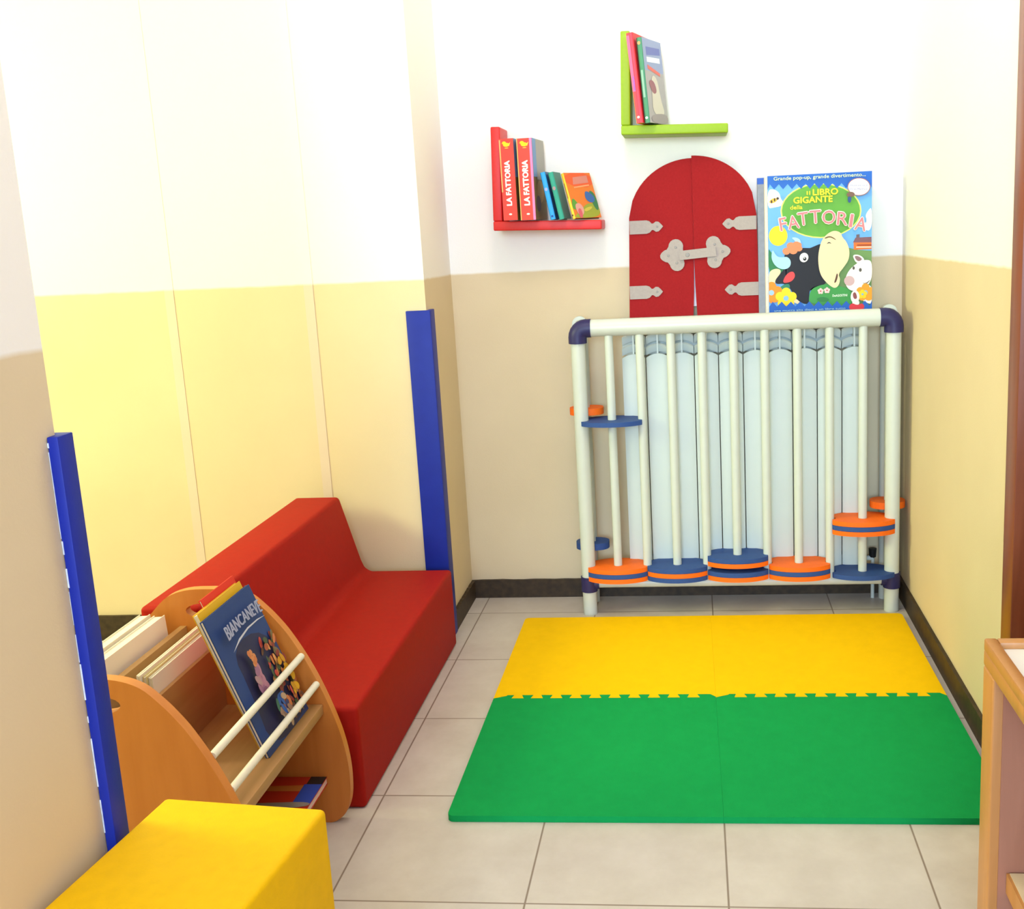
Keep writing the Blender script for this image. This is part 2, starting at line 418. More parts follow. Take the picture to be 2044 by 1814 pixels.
# ------------------------------------------------------------------ red sofa
off = (-0.355, -0.557, 0)
m = M(off)
m.prism([(-0.158, 0.0), (-0.158, 0.2035), (-0.368, 0.2035), (-0.384, 0.214), (-0.392, 0.235), (-0.436, 0.402), (-0.552, 0.402), (-0.552, 0.0)], 1, -0.962, -0.152)
m.bevel(0.009, 4)
o = m.build('foam_sofa', RED, sharp=60); o.location = Vector(off)*S
tag(o, 'red foam sofa with low back in front of the yellow bay wall', 'sofa')

# ------------------------------------------------------------------ yellow foam block
off = (-0.06, -1.91, 0)
m = M(); m.box(-0.1015, 0.1015, -0.22, 0.22, 0, 0.42); m.bevel(0.006, 3)
o = m.build('foam_block', YEL, sharp=60)
o.location = Vector((-0.0765, -1.889, 0))*S; o.rotation_euler = (0, 0, math.radians(-6.2))
tag(o, 'yellow foam block in the front left corner beside the scuffed blue guard', 'foam block')

# ------------------------------------------------------------------ play frame in front of the radiator
FY, RY = 0.063, 0.165; LX, RX = 0.172, 0.9835
fr = thing('play_gate', 'white tube play frame with upright rods in front of the radiator', 'play frame', (0.578, FY, 0)); FO = (0.578, FY, 0)
for x in (LX, RX):
    M(FO).tube([(x, FY, 0), (x, FY, 0.765)], 0.0192, 20).build('leg', TUBE, fr)
    M(FO).tube([(x, RY, 0), (x, RY, 0.775)], 0.0175, 18).build('leg', TUBE, fr)
M(FO).tube([(LX+0.03, FY, 0.7865), (RX-0.03, FY, 0.7865)], 0.0228, 22).build('top_rail', TUBE, fr)
M(FO).tube([(LX, FY, 0.0875), (RX, FY, 0.0875)], 0.0125, 18).build('bottom_rail', TUBE, fr)
for x in (LX, RX):
    M(FO).tube([(x, FY+0.02, 0.7865), (x, RY-0.02, 0.7865)], 0.0175, 16).build('side_rail', TUBE, fr)
    M(FO).tube([(x, FY, 0.0875), (x, RY, 0.0875)], 0.011, 16).build('side_rail', TUBE, fr)
    sx = x+(0.010 if x < 0.5 else -0.004)
    M(FO).tube([(sx, 0.115, 0.0875), (sx, 0.115, 0.7865)], 0.0085, 14).build('side_rod', TUBE, fr)
    sg = 1 if x < 0.5 else -1
    # navy elbow at the front top corner, tee at the bottom
    arc = [(x, FY, 0.748), (x, FY, 0.764)]+[(x+sg*0.0225*(1-math.cos(t)), FY, 0.764+0.0225*math.sin(t)) for t in [PI/2*i/6 for i in range(1, 7)]]+[(x+sg*0.036, FY, 0.7865)]
    M(FO).tube(arc, 0.0243, 20).build('corner_joint', NAVY, fr)
    M(FO).tube([(x, FY, 0.066), (x, FY, 0.108)], 0.0222, 20).tube([(x, FY, 0.0875), (x+sg*0.028, FY, 0.0875)], 0.0165, 18).build('corner_joint', NAVY, fr)
    arc = [(x, RY, 0.765)]+[(x, RY-0.02*(1-math.cos(t)), 0.773+0.0195*math.sin(t)) for t in [PI/2*i/6 for i in range(7)]]+[(x, RY-0.035, 0.7925)]
    j = M(FO).tube(arc, 0.0205, 18).build('rear_joint', TUBE, fr)
RODS = [0.2535, 0.334, 0.415, 0.4955, 0.577, 0.657, 0.740, 0.822, 0.907]
for x in RODS: M(FO).tube([(x, FY, 0.092), (x, FY, 0.772)], 0.0112, 16).build('rod', TUBE, fr)

# sliding discs
def disc_poly(nl, nr):
    hw, R, dy0, dy1 = 0.0802, 0.0885, 0.052, 0.062
    def ry(x, s): return (dy1 if s > 0 else -dy0)*math.sqrt(max(0, 1-(x/R)**2))
    P = []
    xs = [hw*math.sin(PI/2*k/12) for k in range(-12, 13)]
    P += [(x, ry(x, -1)) for x in xs]
    def notch(sgn, r):
        c = 0.0815; q = []
        for i in range(9):
            a = -PI/2+PI*i/8
            yy = r*math.sin(a); xx = c-r*math.cos(a)
            q.append((sgn*min(xx, hw), yy))
        return q
    P += notch(1, nr)
    P += [(x, ry(x, 1)) for x in xs[::-1]]
    P += notch(-1, nl)[::-1]
    out = []
    for p in P:
        if not out or (abs(out[-1][0]-p[0])+abs(out[-1][1]-p[1])) > 1e-5: out.append(p)
    return out
DT = 0.0130; ZB = 0.1003
def hole(r=0.0122): return [(r*math.cos(-2*PI*i/14), r*math.sin(-2*PI*i/14)) for i in range(14)]
DISC = {}
def disc(rod, z, colr, label):
    key = (rod == 0, rod == 8, colr)
    if key not in DISC:
        m = M(); m.prism(disc_poly(0.0205 if rod == 0 else 0.0124, 0.0205 if rod == 8 else 0.0124), 2, 0.0004, DT-0.0003, holes=[hole()])
        o = m.build('sliding_disc', DBLUE if colr == 'blue' else DORA); DISC[key] = o
    else:
        o = DISC[key].copy(); COL.objects.link(o)
    o.location = Vector((RODS[rod], FY, z))*S
    tag(o, label, 'disc', 'sliding discs on the play frame')
def pile(rod, z, cols, labels):
    for i, (c, l) in enumerate(zip(cols, labels)): disc(rod, z+i*DT, c, l)
pile(0, ZB, ['orange', 'blue', 'orange'], ['lowest orange disc of the stack at the frame\'s left leg', 'blue disc between two orange discs by the frame\'s left leg', 'top orange disc of the stack at the frame\'s left leg'])
disc(0, 0.5295, 'blue', 'single blue disc raised halfway up the left side of the frame')
pile(2, ZB, ['blue', 'orange', 'blue'], ['bottom blue disc under the orange one, second stack from left', 'orange disc between two blue discs, second stack from left', 'top blue disc over the orange one, second stack from left'])
pile(4, ZB, ['orange', 'blue'], ['lowest orange disc on the middle rod of the frame', 'blue disc just below the gap on the middle rod of the frame'])
pile(4, 0.1385, ['orange', 'blue', ], ['orange disc just above the gap on the middle rod of the frame', 'topmost blue disc on the middle rod of the frame'])
pile(6, ZB, ['orange', 'blue', 'orange'], ['lowest orange disc of the fourth stack from left', 'blue disc sandwiched in orange, fourth stack from left', 'top orange disc of the fourth stack from left'])
pile(8, ZB, ['blue'], ['single blue disc lying on the bottom rail at the frame\'s right leg'])
pile(8, 0.2205, ['orange', 'blue', 'orange'], ['lowest orange disc of the raised stack by the right leg', 'blue disc inside the raised orange stack by the right leg', 'top orange disc of the raised stack by the right leg'])
def side_disc(x, z, material, label):
    m = M(); n = 28
    P = [(0.046*math.copysign(abs(math.cos(2*PI*i/n))**0.85, math.cos(2*PI*i/n)), 0.036*math.copysign(abs(math.sin(2*PI*i/n))**0.85, math.sin(2*PI*i/n))) for i in range(n)]
    m.prism(P, 2, -0.009, 0.009, holes=[hole(0.0092)])
    o = m.build('sliding_disc', material); o.location = Vector((x, 0.115, z))*S
    tag(o, label, 'disc', 'discs on the sides of the play frame')
side_disc(0.182, 0.560, DORA, 'orange disc sticking out behind the frame\'s left leg, halfway up')
side_disc(0.182, 0.184, DBLUE, 'blue disc sticking out behind the frame\'s left leg, low down')
side_disc(0.9795, 0.284, DORA, 'orange disc behind the frame\'s right leg, close to the right wall')

# ------------------------------------------------------------------ radiator
RO = (0.605, 0.155, 0)
rad = thing('radiator', 'white ribbed radiator on the back wall behind the play frame', 'radiator', RO)
px = 0.0643
def element():
    c = (0.282+px/2, 0.155, 0); hw = 0.0308
    m = M(c)
    zt = lambda x: 0.708-0.011*(x/hw)**2
    # front plate, gently convex, arched top
    N = 10
    xs = [-hw+2*hw*i/N for i in range(N+1)]
    F = []
    for x in xs:
        yf = 0.1125+0.0050*(x/hw)**4
        F.append(((x, yf, 0.09), (x, yf, zt(x)), (x, 0.124, zt(x)), (x, 0.124, 0.09)))
    R = [[m.v((c[0]+p[0], p[1], p[2])) for p in q] for q in F]
    for A, B in zip(R, R[1:]):
        for k in range(4): m.face([A[k], A[(k+1) % 4], B[(k+1) % 4], B[k]], k == 0)
    m.face(R[0]); m.face(R[-1])
    m.box(c[0]-0.012, c[0]+0.012, 0.124, 0.188, 0.09, 0.70)           # core
    m.box(c[0]-hw-0.0013, c[0]+hw+0.0013, 0.166, 0.186, 0.70, 0.745)       # water way
    m.box(c[0]-hw-0.0013, c[0]+hw+0.0013, 0.150, 0.186, 0.10, 0.13)
    # rear cap under which the hot air leaves
    m.box(c[0]-hw-0.0013, c[0]+hw+0.0013, 0.150, 0.188, 0.764, 0.774)
    m.box(c[0]-hw-0.0013, c[0]+hw+0.0013, 0.118, 0.188, 0.785, 0.799)
    m.box(c[0]-0.004, c[0]+0.004, 0.16, 0.186, 0.774, 0.785)
    e = m.build('element', ENAM, rad); e.location = (Vector(c)-Vector(RO))*S
    for zb, zh, y0 in ((0.7115, 0.0195, 0.1215), (0.7385, 0.0205, 0.133)):
        lm = M(c); Q = []
        for x in xs:
            a = -0.010*(x/hw)**2
            Q.append(((x, y0+0.010, zb+a), (x, y0, zb+zh+a), (x, y0+0.006, zb+zh+0.003+a), (x, y0+0.016, zb+0.003+a)))
        R = [[lm.v((c[0]+p[0], p[1], p[2])) for p in q] for q in Q]
        for A, B in zip(R, R[1:]):
            for k in range(4): lm.face([A[k], A[(k+1) % 4], B[(k+1) % 4], B[k]], True)
        lm.face(R[0]); lm.face(R[-1]); lm.build('louvre', ENAM, e)
    fm = M(c); fm.box(c[0]-0.0022, c[0]+0.0022, 0.119, 0.150, 0.70, 0.785); fm.build('fin', ENAM, e)
    return e
e0 = element()
for k in range(1, 10):
    e = copy_tree(e0, rad); e.location = e0.location+Vector((px*k*S, 0, 0))
VALVE = mat('black_valve', '#141414', 0.5)
M(RO).tube([(0.925, 0.165, 0.115), (0.950, 0.165, 0.115)], 0.007).tube([(0.950, 0.165, 0.115), (0.950, 0.165, 0.0)], 0.005).build('supply_pipe', ENAM, rad)
M(RO).tube([(0.950, 0.165, 0.118), (0.950, 0.165, 0.142)], [0.009, 0.011]).build('valve', VALVE, rad)

# ------------------------------------------------------------------ red arched doors standing on the radiator
DY = 0.172
DO = (0.4805, DY, 0.7995)
dd = thing('toy_door', 'red arched toy double door with grey hinges on the radiator', 'toy door', DO)
def arch(x): return 1.058+0.158*math.sqrt(max(0, 1-((x-0.4805)/0.168)**2))
def lx(z): return 0.3035+(0.3130-0.3035)*(z-0.775)/(1.058-0.775)
def rx(z): return 0.6525+(0.6475-0.6525)*(z-0.775)/(1.058-0.775)
N = 16
lp = [(lx(0.8), 0.8), (0.4763, 0.8), (0.4795, 0.86), (0.4815, 0.95), (0.4815, arch(0.4815)-0.006)]
lp += [(0.4815-(0.4815-0.313)*i/N, max(1.058, arch(0.4815-(0.4815-0.313)*i/N)-0.006)) for i in range(1, N+1)]
rp = [(0.4865, 0.8), (rx(0.8), 0.8), (0.6475, 1.058)]
rp += [(0.6475-(0.6475-0.4815)*i/N, arch(0.6475-(0.6475-0.4815)*i/N)) for i in range(1, N+1)]
rp += [(0.4820, 0.95), (0.4832, 0.88)]
ll = M(DO).prism(lp, 1, DY, DY+0.008).build('door_leaf', DOORRED, dd)
rl = M(DO).prism(rp, 1, DY-0.004, DY+0.005).build('door_leaf', DOORRED, dd)
M(DO).box(0.44, 0.52, 0.1825, 0.1835, 0.824, 0.95).build('backing_card', mat('white_card', '#f6f3fa', 0.7), dd)
tag(dd.children[-1], 'white card seen through the gap')
def strap(z, side):
    """hinge strap: flat band, waist and teardrop tip"""
    L = 0.089
    top = [(0, 0.0175), (0.045, 0.0175), (0.053, 0.015), (0.059, 0.0085), (0.063, 0.0085), (0.070, 0.0135), (0.077, 0.0125), (0.083, 0.007), (L, 0)]
    P = top+[(x, -y) for x, y in top[::-1][1:]]
    x0 = (lx(z) if side < 0 else rx(z))+side*(-0.001)
    return [(x0+(-side)*x, z+y) for x, y in P]
BUT = mat('stud_grey', (0.30, 0.28, 0.28), 0.5)
for z, side, leaf, yf in ((1.0385, -1, ll, DY), (0.867, -1, ll, DY), (1.0375, 1, rl, DY-0.004), (0.8655, 1, rl, DY-0.004)):
    h = M(DO).prism(strap(z, side), 1, yf-0.0025, yf).build('hinge', HINGE, leaf)
def trefoil(cx, cz, tilt, flip):
    """three lobes and a pointed end, in the door's plane"""
    P = []
    lobes = [(0.003, 0.0225, 0.0195, -20, 175), (-0.020, 0.0, 0.017, 95, 265), (0.003, -0.0225, 0.0195, 185, 380)]
    for lx_, lz_, r, a0, a1 in lobes:
        for i in range(10):
            a = math.radians(a0+(a1-a0)*i/9); k = 1.0
            if lx_ < -0.01: k = 1.0+0.22*max(0, math.cos(a-PI))**6
            P.append((lx_+r*k*math.cos(a), lz_+r*k*math.sin(a)))
    c, s_ = math.cos(tilt), math.sin(tilt)
    out = []
    for x, z in P:
        x = -x if flip else x
        out.append((cx+x*c-z*s_, cz+x*s_+z*c))
    return out
t1 = M(DO).prism(trefoil(0.4325, 0.9615, math.radians(3), False), 1, DY-0.003, DY).build('latch_plate', HINGE, ll)
t2 = M(DO).prism(trefoil(0.5375, 0.9655, math.radians(3), True), 1, DY-0.007, DY-0.004).build('latch_plate', HINGE, rl)
ta = math.radians(4)
bar = [(-0.047, -0.012), (0.050, -0.012), (0.050, 0.012), (-0.047, 0.012)]
bar = [(0.490+x*math.cos(ta)-z*math.sin(ta), 0.9635+x*math.sin(ta)+z*math.cos(ta)) for x, z in bar]
lb = M(DO).prism(bar, 1, DY-0.011, DY-0.0072).build('latch_bar', HINGE, dd)
def stud(x, z, y, r, parent):
    M(DO).tube([(x, y, z), (x, y-0.0012, z)], [r, r*0.8], 12).build('stud', BUT, parent)
stud(0.4645, 0.9615, DY-0.011, 0.0058, lb)
for x, z in ((0.4335, 0.982), (0.414, 0.961), (0.436, 0.941)): stud(x, z, DY-0.003, 0.0035, ll)
for x, z in ((0.5365, 0.986), (0.5575, 0.9665), (0.5385, 0.945)): stud(x, z, DY-0.007, 0.0035, rl)
for z, side, leaf, yf in ((1.0385, -1, ll, DY), (0.867, -1, ll, DY), (1.0375, 1, rl, DY-0.004), (0.8655, 1, rl, DY-0.004)):
    stud((lx(z) if side < 0 else rx(z))-side*0.0745, z, yf-0.0025, 0.003, leaf)

# ------------------------------------------------------------------ giant farm book standing on the radiator
BO = (0.80, 0.145, 0.7995)
gb = thing('giant_book', 'giant farm pop-up book with black cow cover beside the red toy door', 'book', BO)
GX0, GX1, GZ0, GZ1, GY = 0.6745, 0.9375, 0.800, 1.1525, 0.130
M(BO).box(0.667, 0.932, GY+0.005, GY+0.028, 0.801, 1.149).build('pages', CREAM, gb)
bc = M(BO); bc.use(mat('grey_blue_board', '#8d93a4', 0.6, 0.1, 60)); bc.box(0.650, 0.930, GY+0.0285, GY+0.046, 0.800, 1.134); bc.use(flat('2f5bc0')); bc.box(0.650, 0.930, GY+0.0285, GY+0.046, 1.134, 1.150)
bc.build('back_cover', None, gb)
cv = M(BO); cv.use(flat('2364c4')); cv.box(GX0, GX1, GY, GY+0.0045, GZ0, GZ1)
def crop(x, y):
    Lx = 185+50*(y-130)/1590; Rx = 1395+15*(y-75)/1605; u = (x-Lx)/(Rx-Lx); u = min(1, max(0, u))
    v = 1-(y-(130-55*u))/1603; return (u, min(1, max(0, v)))
def to_cover(u, v, h): return (GX0+u*(GX1-GX0), GY-h, GZ0+v*(GZ1-GZ0))
A = Art(cv, to_cover)
C = lambda L: [crop(x, y) for x, y in L]
def ellc(cx, cy, rx_, ry_, col, rot=0):
    n = 32; A.poly(C([(cx+rx_*math.cos(2*PI*i/n)*math.cos(rot)-ry_*math.sin(2*PI*i/n)*math.sin(rot), cy+rx_*math.cos(2*PI*i/n)*math.sin(rot)+ry_*math.sin(2*PI*i/n)*math.cos(rot)) for i in range(n)]), col)
def sm(L, col): A.smooth(C(L), col)
A.poly([(0, 0), (1, 0), (1, 1), (0, 1)], '6fb0f0')
sm([(150, 290), (260, 275), (330, 320), (345, 390), (375, 420), (360, 470), (260, 490), (150, 500)], 'f8fbff')
sm([(1420, 480), (1360, 520), (1325, 580), (1345, 640), (1290, 700), (1300, 740), (1420, 760)], 'f8fbff')
sm([(150, 960), (230, 985), (300, 1080), (420, 1180), (400, 1300), (150, 1300)], '2f7d4a')
A.poly(C([(1130, 950), (1250, 975), (1420, 985), (1425, 1700), (600, 1700), (900, 1300)]), '6f9456')
ellc(812, 525, 468, 316, 'ecf77a'); ellc(812, 525, 452, 302, '63a83a')
# blue band with zigzag edge along the top
z = [(165, 60), (1420, 20)]; zz = []
for i in range(12): zz += [(1410-i*104, 290-(12-i)*1.5+(-8)), (1358-i*104, 222-(12-i)*1.2)]
A.poly(C(z+[(1420, 250)]+zz+[(190, 290)]), '2465c8')
ellc(322, 815, 108, 116, 'ffe11a')
# barn
A.poly(C([(1225, 800), (1262, 795), (1262, 850), (1225, 850)]), '6b5a63')
A.poly(C([(1188, 890), (1215, 835), (1398, 825), (1400, 888)]), '7d5560')
A.poly(C([(1195, 890), (1400, 888), (1400, 965), (1197, 975)]), 'e0702c')
A.poly(C([(1235, 915), (1400, 912), (1400, 925), (1235, 928)]), '8a3a1c'); A.poly(C([(1225, 940), (1400, 937), (1400, 948), (1225, 950)]), 'f6e6d4')
# cow
sm([(150, 1235), (290, 1195), (355, 1205), (360, 1245), (320, 1310), (300, 1370), (240, 1390), (150, 1380)], 'ecd9ae')
sm([(380, 1040), (460, 1010), (570, 950), (660, 965), (740, 940), (830, 895), (870, 1000), (860, 1200), (900, 1380), (760, 1400), (700, 1440), (690, 1520), (690, 1610), (620, 1610), (530, 1540), (470, 1420), (400, 1370), (310, 1380), (290, 1340), (350, 1260), (400, 1200), (450, 1130)], '17151a')
sm([(475, 835), (520, 830), (570, 850), (590, 890), (575, 930), (540, 900), (510, 865)], 'b4dcf6')
for cx, cy, r in ((420, 990, 45), (470, 930, 48), (535, 920, 48), (565, 960, 40), (500, 985, 50), (420, 1000, 40), (560, 920, 36)): ellc(cx, cy, r, r*0.85, 'ee8a5c')
sm([(262, 975), (285, 1020), (320, 1060), (380, 1065), (430, 1055), (475, 1100), (470, 1170), (420, 1205), (350, 1200), (290, 1160), (250, 1090), (248, 1020)], 'a9d8f4')
sm([(385, 1365), (400, 1300), (450, 1240), (505, 1225), (530, 1280), (500, 1335), (450, 1360)], 'd8484a')
sm([(150, 1500), (180, 1400), (260, 1370), (320, 1400), (330, 1450), (300, 1600), (200, 1610)], 'f28a1e')
sm([(340, 1430), (390, 1385), (465, 1370), (470, 1440), (400, 1450)], '2f7d62')
sm([(500, 1530), (560, 1560), (620, 1620), (560, 1615), (480, 1570)], 'f0d4ae')
def flower(cx, cy, r, petal, core, n=5):
    for i in range(n): ellc(cx+r*0.62*math.cos(2*PI*i/n-PI/2), cy+r*0.62*math.sin(2*PI*i/n-PI/2), r*0.45, r*0.45, petal)
    ellc(cx, cy, r*0.26, r*0.26, core)
flower(255, 1480, 120, 'f58f1c', '9cc0ea')
flower(425, 1545, 118, 'ffd21c', '86b8dc')
sm([(690, 1620), (690, 1500), (720, 1430), (820, 1385), (930, 1370), (1050, 1400), (1160, 1430), (1185, 1520), (1185, 1640)], '3f9448')
flower(822, 1458, 34, 'f2c8c8', 'c24a5a'); flower(895, 1448, 34, 'f2c8c8', 'c24a5a')
sm([(770, 1545), (850, 1520), (930, 1550), (900, 1580), (800, 1580)], '2e7a40')
sm([(800, 950), (830, 850), (900, 780), (970, 750), (1045, 775), (1060, 830), (1110, 880), (1148, 980), (1140, 1090), (1080, 1180), (1020, 1260), (1045, 1310), (1030, 1390), (985, 1425), (930, 1395), (870, 1340), (820, 1270), (795, 1180), (785, 1060)], 'efd9ae')
sm([(855, 835), (920, 810), (985, 850), (990, 865), (920, 826), (862, 850)], '6b5530')
sm([(878, 912), (905, 880), (945, 905), (905, 896)], '1c1a1e')
sm([(1005, 1240), (1020, 1270), (1000, 1350), (972, 1365), (990, 1300)], '5a3a28')
ellc(623, 1065, 50, 55, 'ffffff', 0.3); ellc(632, 1080, 20, 22, '141418'); ellc(628, 1072, 7, 7, 'ffffff')
# sheep
sm([(1240, 1420), (1330, 1390), (1425, 1380), (1425, 1600), (1370, 1600), (1290, 1560)], 'f4f0ea')
sm([(1180, 1030), (1260, 1030), (1320, 1080), (1300, 1120), (1230, 1130), (1200, 1090)], 'f4f0ea'); sm([(1195, 1045), (1250, 1045), (1300, 1085), (1240, 1115)], '8d6a70')
sm([(1250, 1110), (1350, 1085), (1425, 1110), (1425, 1330), (1320, 1420), (1210, 1460), (1130, 1430), (1095, 1340), (1130, 1220)], 'f4f0ea')
ellc(1148, 1335, 60, 58, 'c8a8ac'); ellc(1195, 1185, 14, 20, '5a5550'); ellc(1272, 1207, 16, 22, '5a5550')
sm([(1290, 1350), (1330, 1365), (1400, 1310), (1340, 1385)], '77706a')
flower(1335, 1470, 100, 'f59a26', '7fb0c8'); flower(1300, 1490, 52, 'ffc81c', '7fb0c8')
# blue band with zigzag edge along the bottom
zz = []
for i in range(12): zz += [(215+i*106, 1645-i*2), (268+i*106, 1585-i*2)]
A.poly(C([(215, 1740)]+zz+[(1430, 1620), (1430, 1740)]), '1f5cbc')
ellc(1215, 1520, 50, 75, 'efeae2'); sm([(1185, 1480), (1220, 1460), (1245, 1540), (1200, 1550)], '8a4a4a'); ellc(1225, 1590, 40, 35, 'efeae2')
sm([(1140, 1640), (1180, 1590), (1240, 1620), (1300, 1590), (1330, 1640), (1290, 1680), (1170, 1680)], 'd0343e')
# speech bubble with a small bird
ellc(1240, 255, 132, 102, '9a6a70'); ellc(1240, 255, 122, 93, 'fdfdff')
sm([(1095, 330), (1150, 305), (1200, 330), (1180, 370), (1110, 370)], '77584a'); sm([(1110, 365), (1160, 365), (1150, 435), (1118, 435)], '2c4f86')
# bee
ellc(262, 365, 42, 22, 'dfe6ee', 0.4); ellc(255, 410, 48, 24, 'e6b63c', -0.4); ellc(235, 422, 10, 18, '4a3420'); ellc(270, 400, 9, 20, '4a3420'); ellc(305, 385, 15, 15, '4a3420')
WU = GX1-GX0; WV = GZ1-GZ0; AS = WU/WV
def T(body, x, y, hpx, col, wpx, rot=0, bold=0.0, anchor='l'):
    """letters on the cover: cap height hpx and run length wpx in picture pixels"""
    u, v = crop(x, y)
    vs, ps, x0, x1 = text_polys(body, 1.0)
    cap = 0.70
    for dx, dy in ([(0, 0)] if not bold else [(0, 0), (bold, 0), (-bold, 0), (0, bold), (0, -bold)]):
        h = A.layer(col); V = []
        c, q = math.cos(rot), math.sin(rot)
        cx = {'l': x0, 'c': (x0+x1)/2}[anchor]
        for X, Y in vs:
            a = (X-cx)/(x1-x0)*wpx+dx*hpx; b = Y/cap*hpx+dy*hpx
            a, b = a*c-b*q, a*q+b*c
            V.append(cv.v(to_cover(u+a/1198, v+b/1603, h)))
        for p in ps: cv.face([V[i] for i in p])
T('Grande pop-up, grande divertimento...', 255, 182, 40, 'd8e8b8', 1050, 0.0, 0.02)
T('Il', 640, 345, 42, 'f0dc28', 40, 0.0, 0.03)
T('LIBRO', 712, 350, 68, 'f0dc28', 285, 0.0, 0.05)
T('GIGANTE', 490, 443, 70, 'f0dc28', 445, 0.0, 0.05)
T('della', 452, 512, 46, 'f0dc28', 140, 0.0, 0.03)
T('Illustrazioni di', 1238, 248, 22, '6a6ab0', 200, -0.05, 0.0, 'c')
T('Derek Matthews', 1240, 290, 22, '6a6ab0', 215, -0.05, 0.0, 'c')
T('DeAGOSTINI', 955, 1520, 26, 'eef8ee', 170, 0.0, 0.02)
T('una mucca alta dieci e un libro tutto', 290, 1702, 24, '9fc4d8', 830, 0.0, 0.01)
for ch, x, y, rt, wd in (('F', 385, 750, 0.16, 80), ('A', 500, 730, 0.14, 130), ('T', 610, 690, 0.11, 120), ('T', 745, 668, 0.05, 130), ('O', 895, 672, 0.0, 150), ('R', 1045, 688, -0.10, 120), ('I', 1140, 712, -0.16, 34), ('A', 1245, 748, -0.22, 130)):
    T(ch, x, y, 152, 'f8efe8', wd, rt, 0.055, 'c'); T(ch, x, y, 150, 'd77f86', wd*0.98, rt, 0.012, 'c')
cv.build('front_cover', None, gb, normals=True)

# ------------------------------------------------------------------ wall shelves
SHY = 0.09
def shelf(name, label, x0, x1, z0, z1, t, material):
    O = (x0, 0.21, z0)
    o = thing(name, label, 'shelf', O, (0, math.radians(1.8), 0))
    M(O).box(x0, x0+t, SHY, 0.2095, z0+t, z1).bevel(0.0035, 3).build('upright', material, o)
    M(O).box(x0, x1, SHY, 0.2095, z0, z0+t).bevel(0.0035, 3).build('ledge', material, o)
shelf('wall_shelf', 'red L-shaped wall shelf holding picture books', -0.0385, 0.2455, 1.0475, 1.310, 0.0245, SRED)
shelf('wall_shelf', 'lime green L-shaped wall shelf above the red toy door', 0.3055, 0.5755, 1.2715, 1.5225, 0.0235, LIME)

def book(name, label, loc, t, d, h, lean, yaw, spine, cover, back, art=None, spine_art=None, group=None, top='CREAM', rounded=True):
    """stands on its tail, spine towards the room: x = thickness, y = depth, z = height"""
    o = thing(name, label, 'book', loc, (0, -math.radians(lean), -math.radians(yaw)), group)
    ct = min(0.0022, t*0.2)
    M().box(ct+0.0002, t-ct-0.0002, 0.003, d-0.003, 0.003, h-0.003).build('pages', CREAM, o)
    f = M(); f.use(flat(cover)); f.box(t-ct, t, 0.0015, d, 0, h)
    if art: art(Art(f, lambda u, v, hh: (t+hh, u*d, v*h)))
    f.build('front_cover', None, o)
    b = M(); b.use(flat(back)); b.box(0, ct, 0.0015, d, 0, h); b.build('back_cover', None, o)
    s = M(); s.use(flat(spine))
    if rounded:
        n = 8; P = [(t/2-t/2*math.cos(PI*i/n), 0.003-0.004*math.sin(PI*i/n)) for i in range(n+1)]
        s.prism(P, 2, 0, h, True)
    else: s.box(0, t, -0.0008, 0.0016, 0, h)
    if spine_art: spine_art(Art(s, lambda u, v, hh: (u*t, -0.0008-(0.0006 if rounded else 0)-hh, v*h)))
    s.build('spine', None, o)
    return o
def farm_spine(pink):
    def f(a):
        if pink: a.poly([(0.84, 0.0), (1.0, 0.0), (1.0, 1.0), (0.84, 1.0)], 'ff86c0')
        else: a.poly([(0.0, 0.35), (0.09, 0.35), (0.09, 0.985), (0.0, 0.985)], 'ffb070')
        a.poly([(-0.0, 0.0), (0.06, 0.0), (0.06, 1.0), (0.0, 1.0)], 'ffb86a') if pink else None
        # chick
        a.ell(0.50, 0.925, 0.22, 0.024, 'ffd21e'); a.ell(0.36, 0.948, 0.14, 0.019, 'ffd21e')
        a.poly([(0.62, 0.925), (0.80, 0.955), (0.70, 0.905)], 'ffe04a'); a.poly([(0.22, 0.948), (0.14, 0.940), (0.24, 0.936)], 'ff8a1e')
        a.ell(0.52, 0.885, 0.14, 0.006, 'ffb84a')
        a.ell(0.52, 0.075, 0.11, 0.0115, 'fff4e4')
        # title running up the spine
        vs, ps, x0, x1 = text_polys('LA FATTORIA', 1.0)
        for dx, dy in ((0, 0), (0.05, 0), (-0.05, 0), (0, 0.06), (0, -0.06), (0.03, 0.03), (-0.03, -0.03)):
            hgt = a.layer('fffaf2'); V = []
            for X, Y in vs:
                run = (X-x0)/(x1-x0)+dx*0.2; up = Y/0.70+dy
                V.append(a.m.v(a.to3(0.66-up*0.36, 0.185+run*0.545, hgt)))
            for p in ps: a.m.face([V[i] for i in p])
    return f
def farm_cover(a):
    a.poly([(0, 0), (1, 0), (1, 0.53), (0, 0.53)], '7d6a3a'); a.poly([(0, 0.53), (1, 0.53), (1, 1), (0, 1)], '6f9ad8')
    a.poly([(0.3, 0.5), (1, 0.5), (1, 1), (0.3, 1)], 'a9a6a4')
    a.ell(0.5, 0.35, 0.3, 0.14, 'b08a4a'); a.ell(0.3, 0.2, 0.2, 0.1, '584a58')
book('picture_book', 'thick red book with white spine title next to the red shelf\'s upright', (-0.0035, 0.056, 1.0722), 0.037, 0.135, 0.2035, 0.2, 4, 'f0463c', '5a74b0', 'f0463c', farm_cover, farm_spine(False), 'thick red farm books', rounded=False)
book('picture_book', 'thick red book with white title and pink spine edge, second on red shelf', (0.0415, 0.055, 1.0708), 0.0395, 0.135, 0.2035, 0.2, 5, 'f4483e', '6f9ad8', 'c98a3a', farm_cover, farm_spine(True), 'thick red farm books', rounded=False)
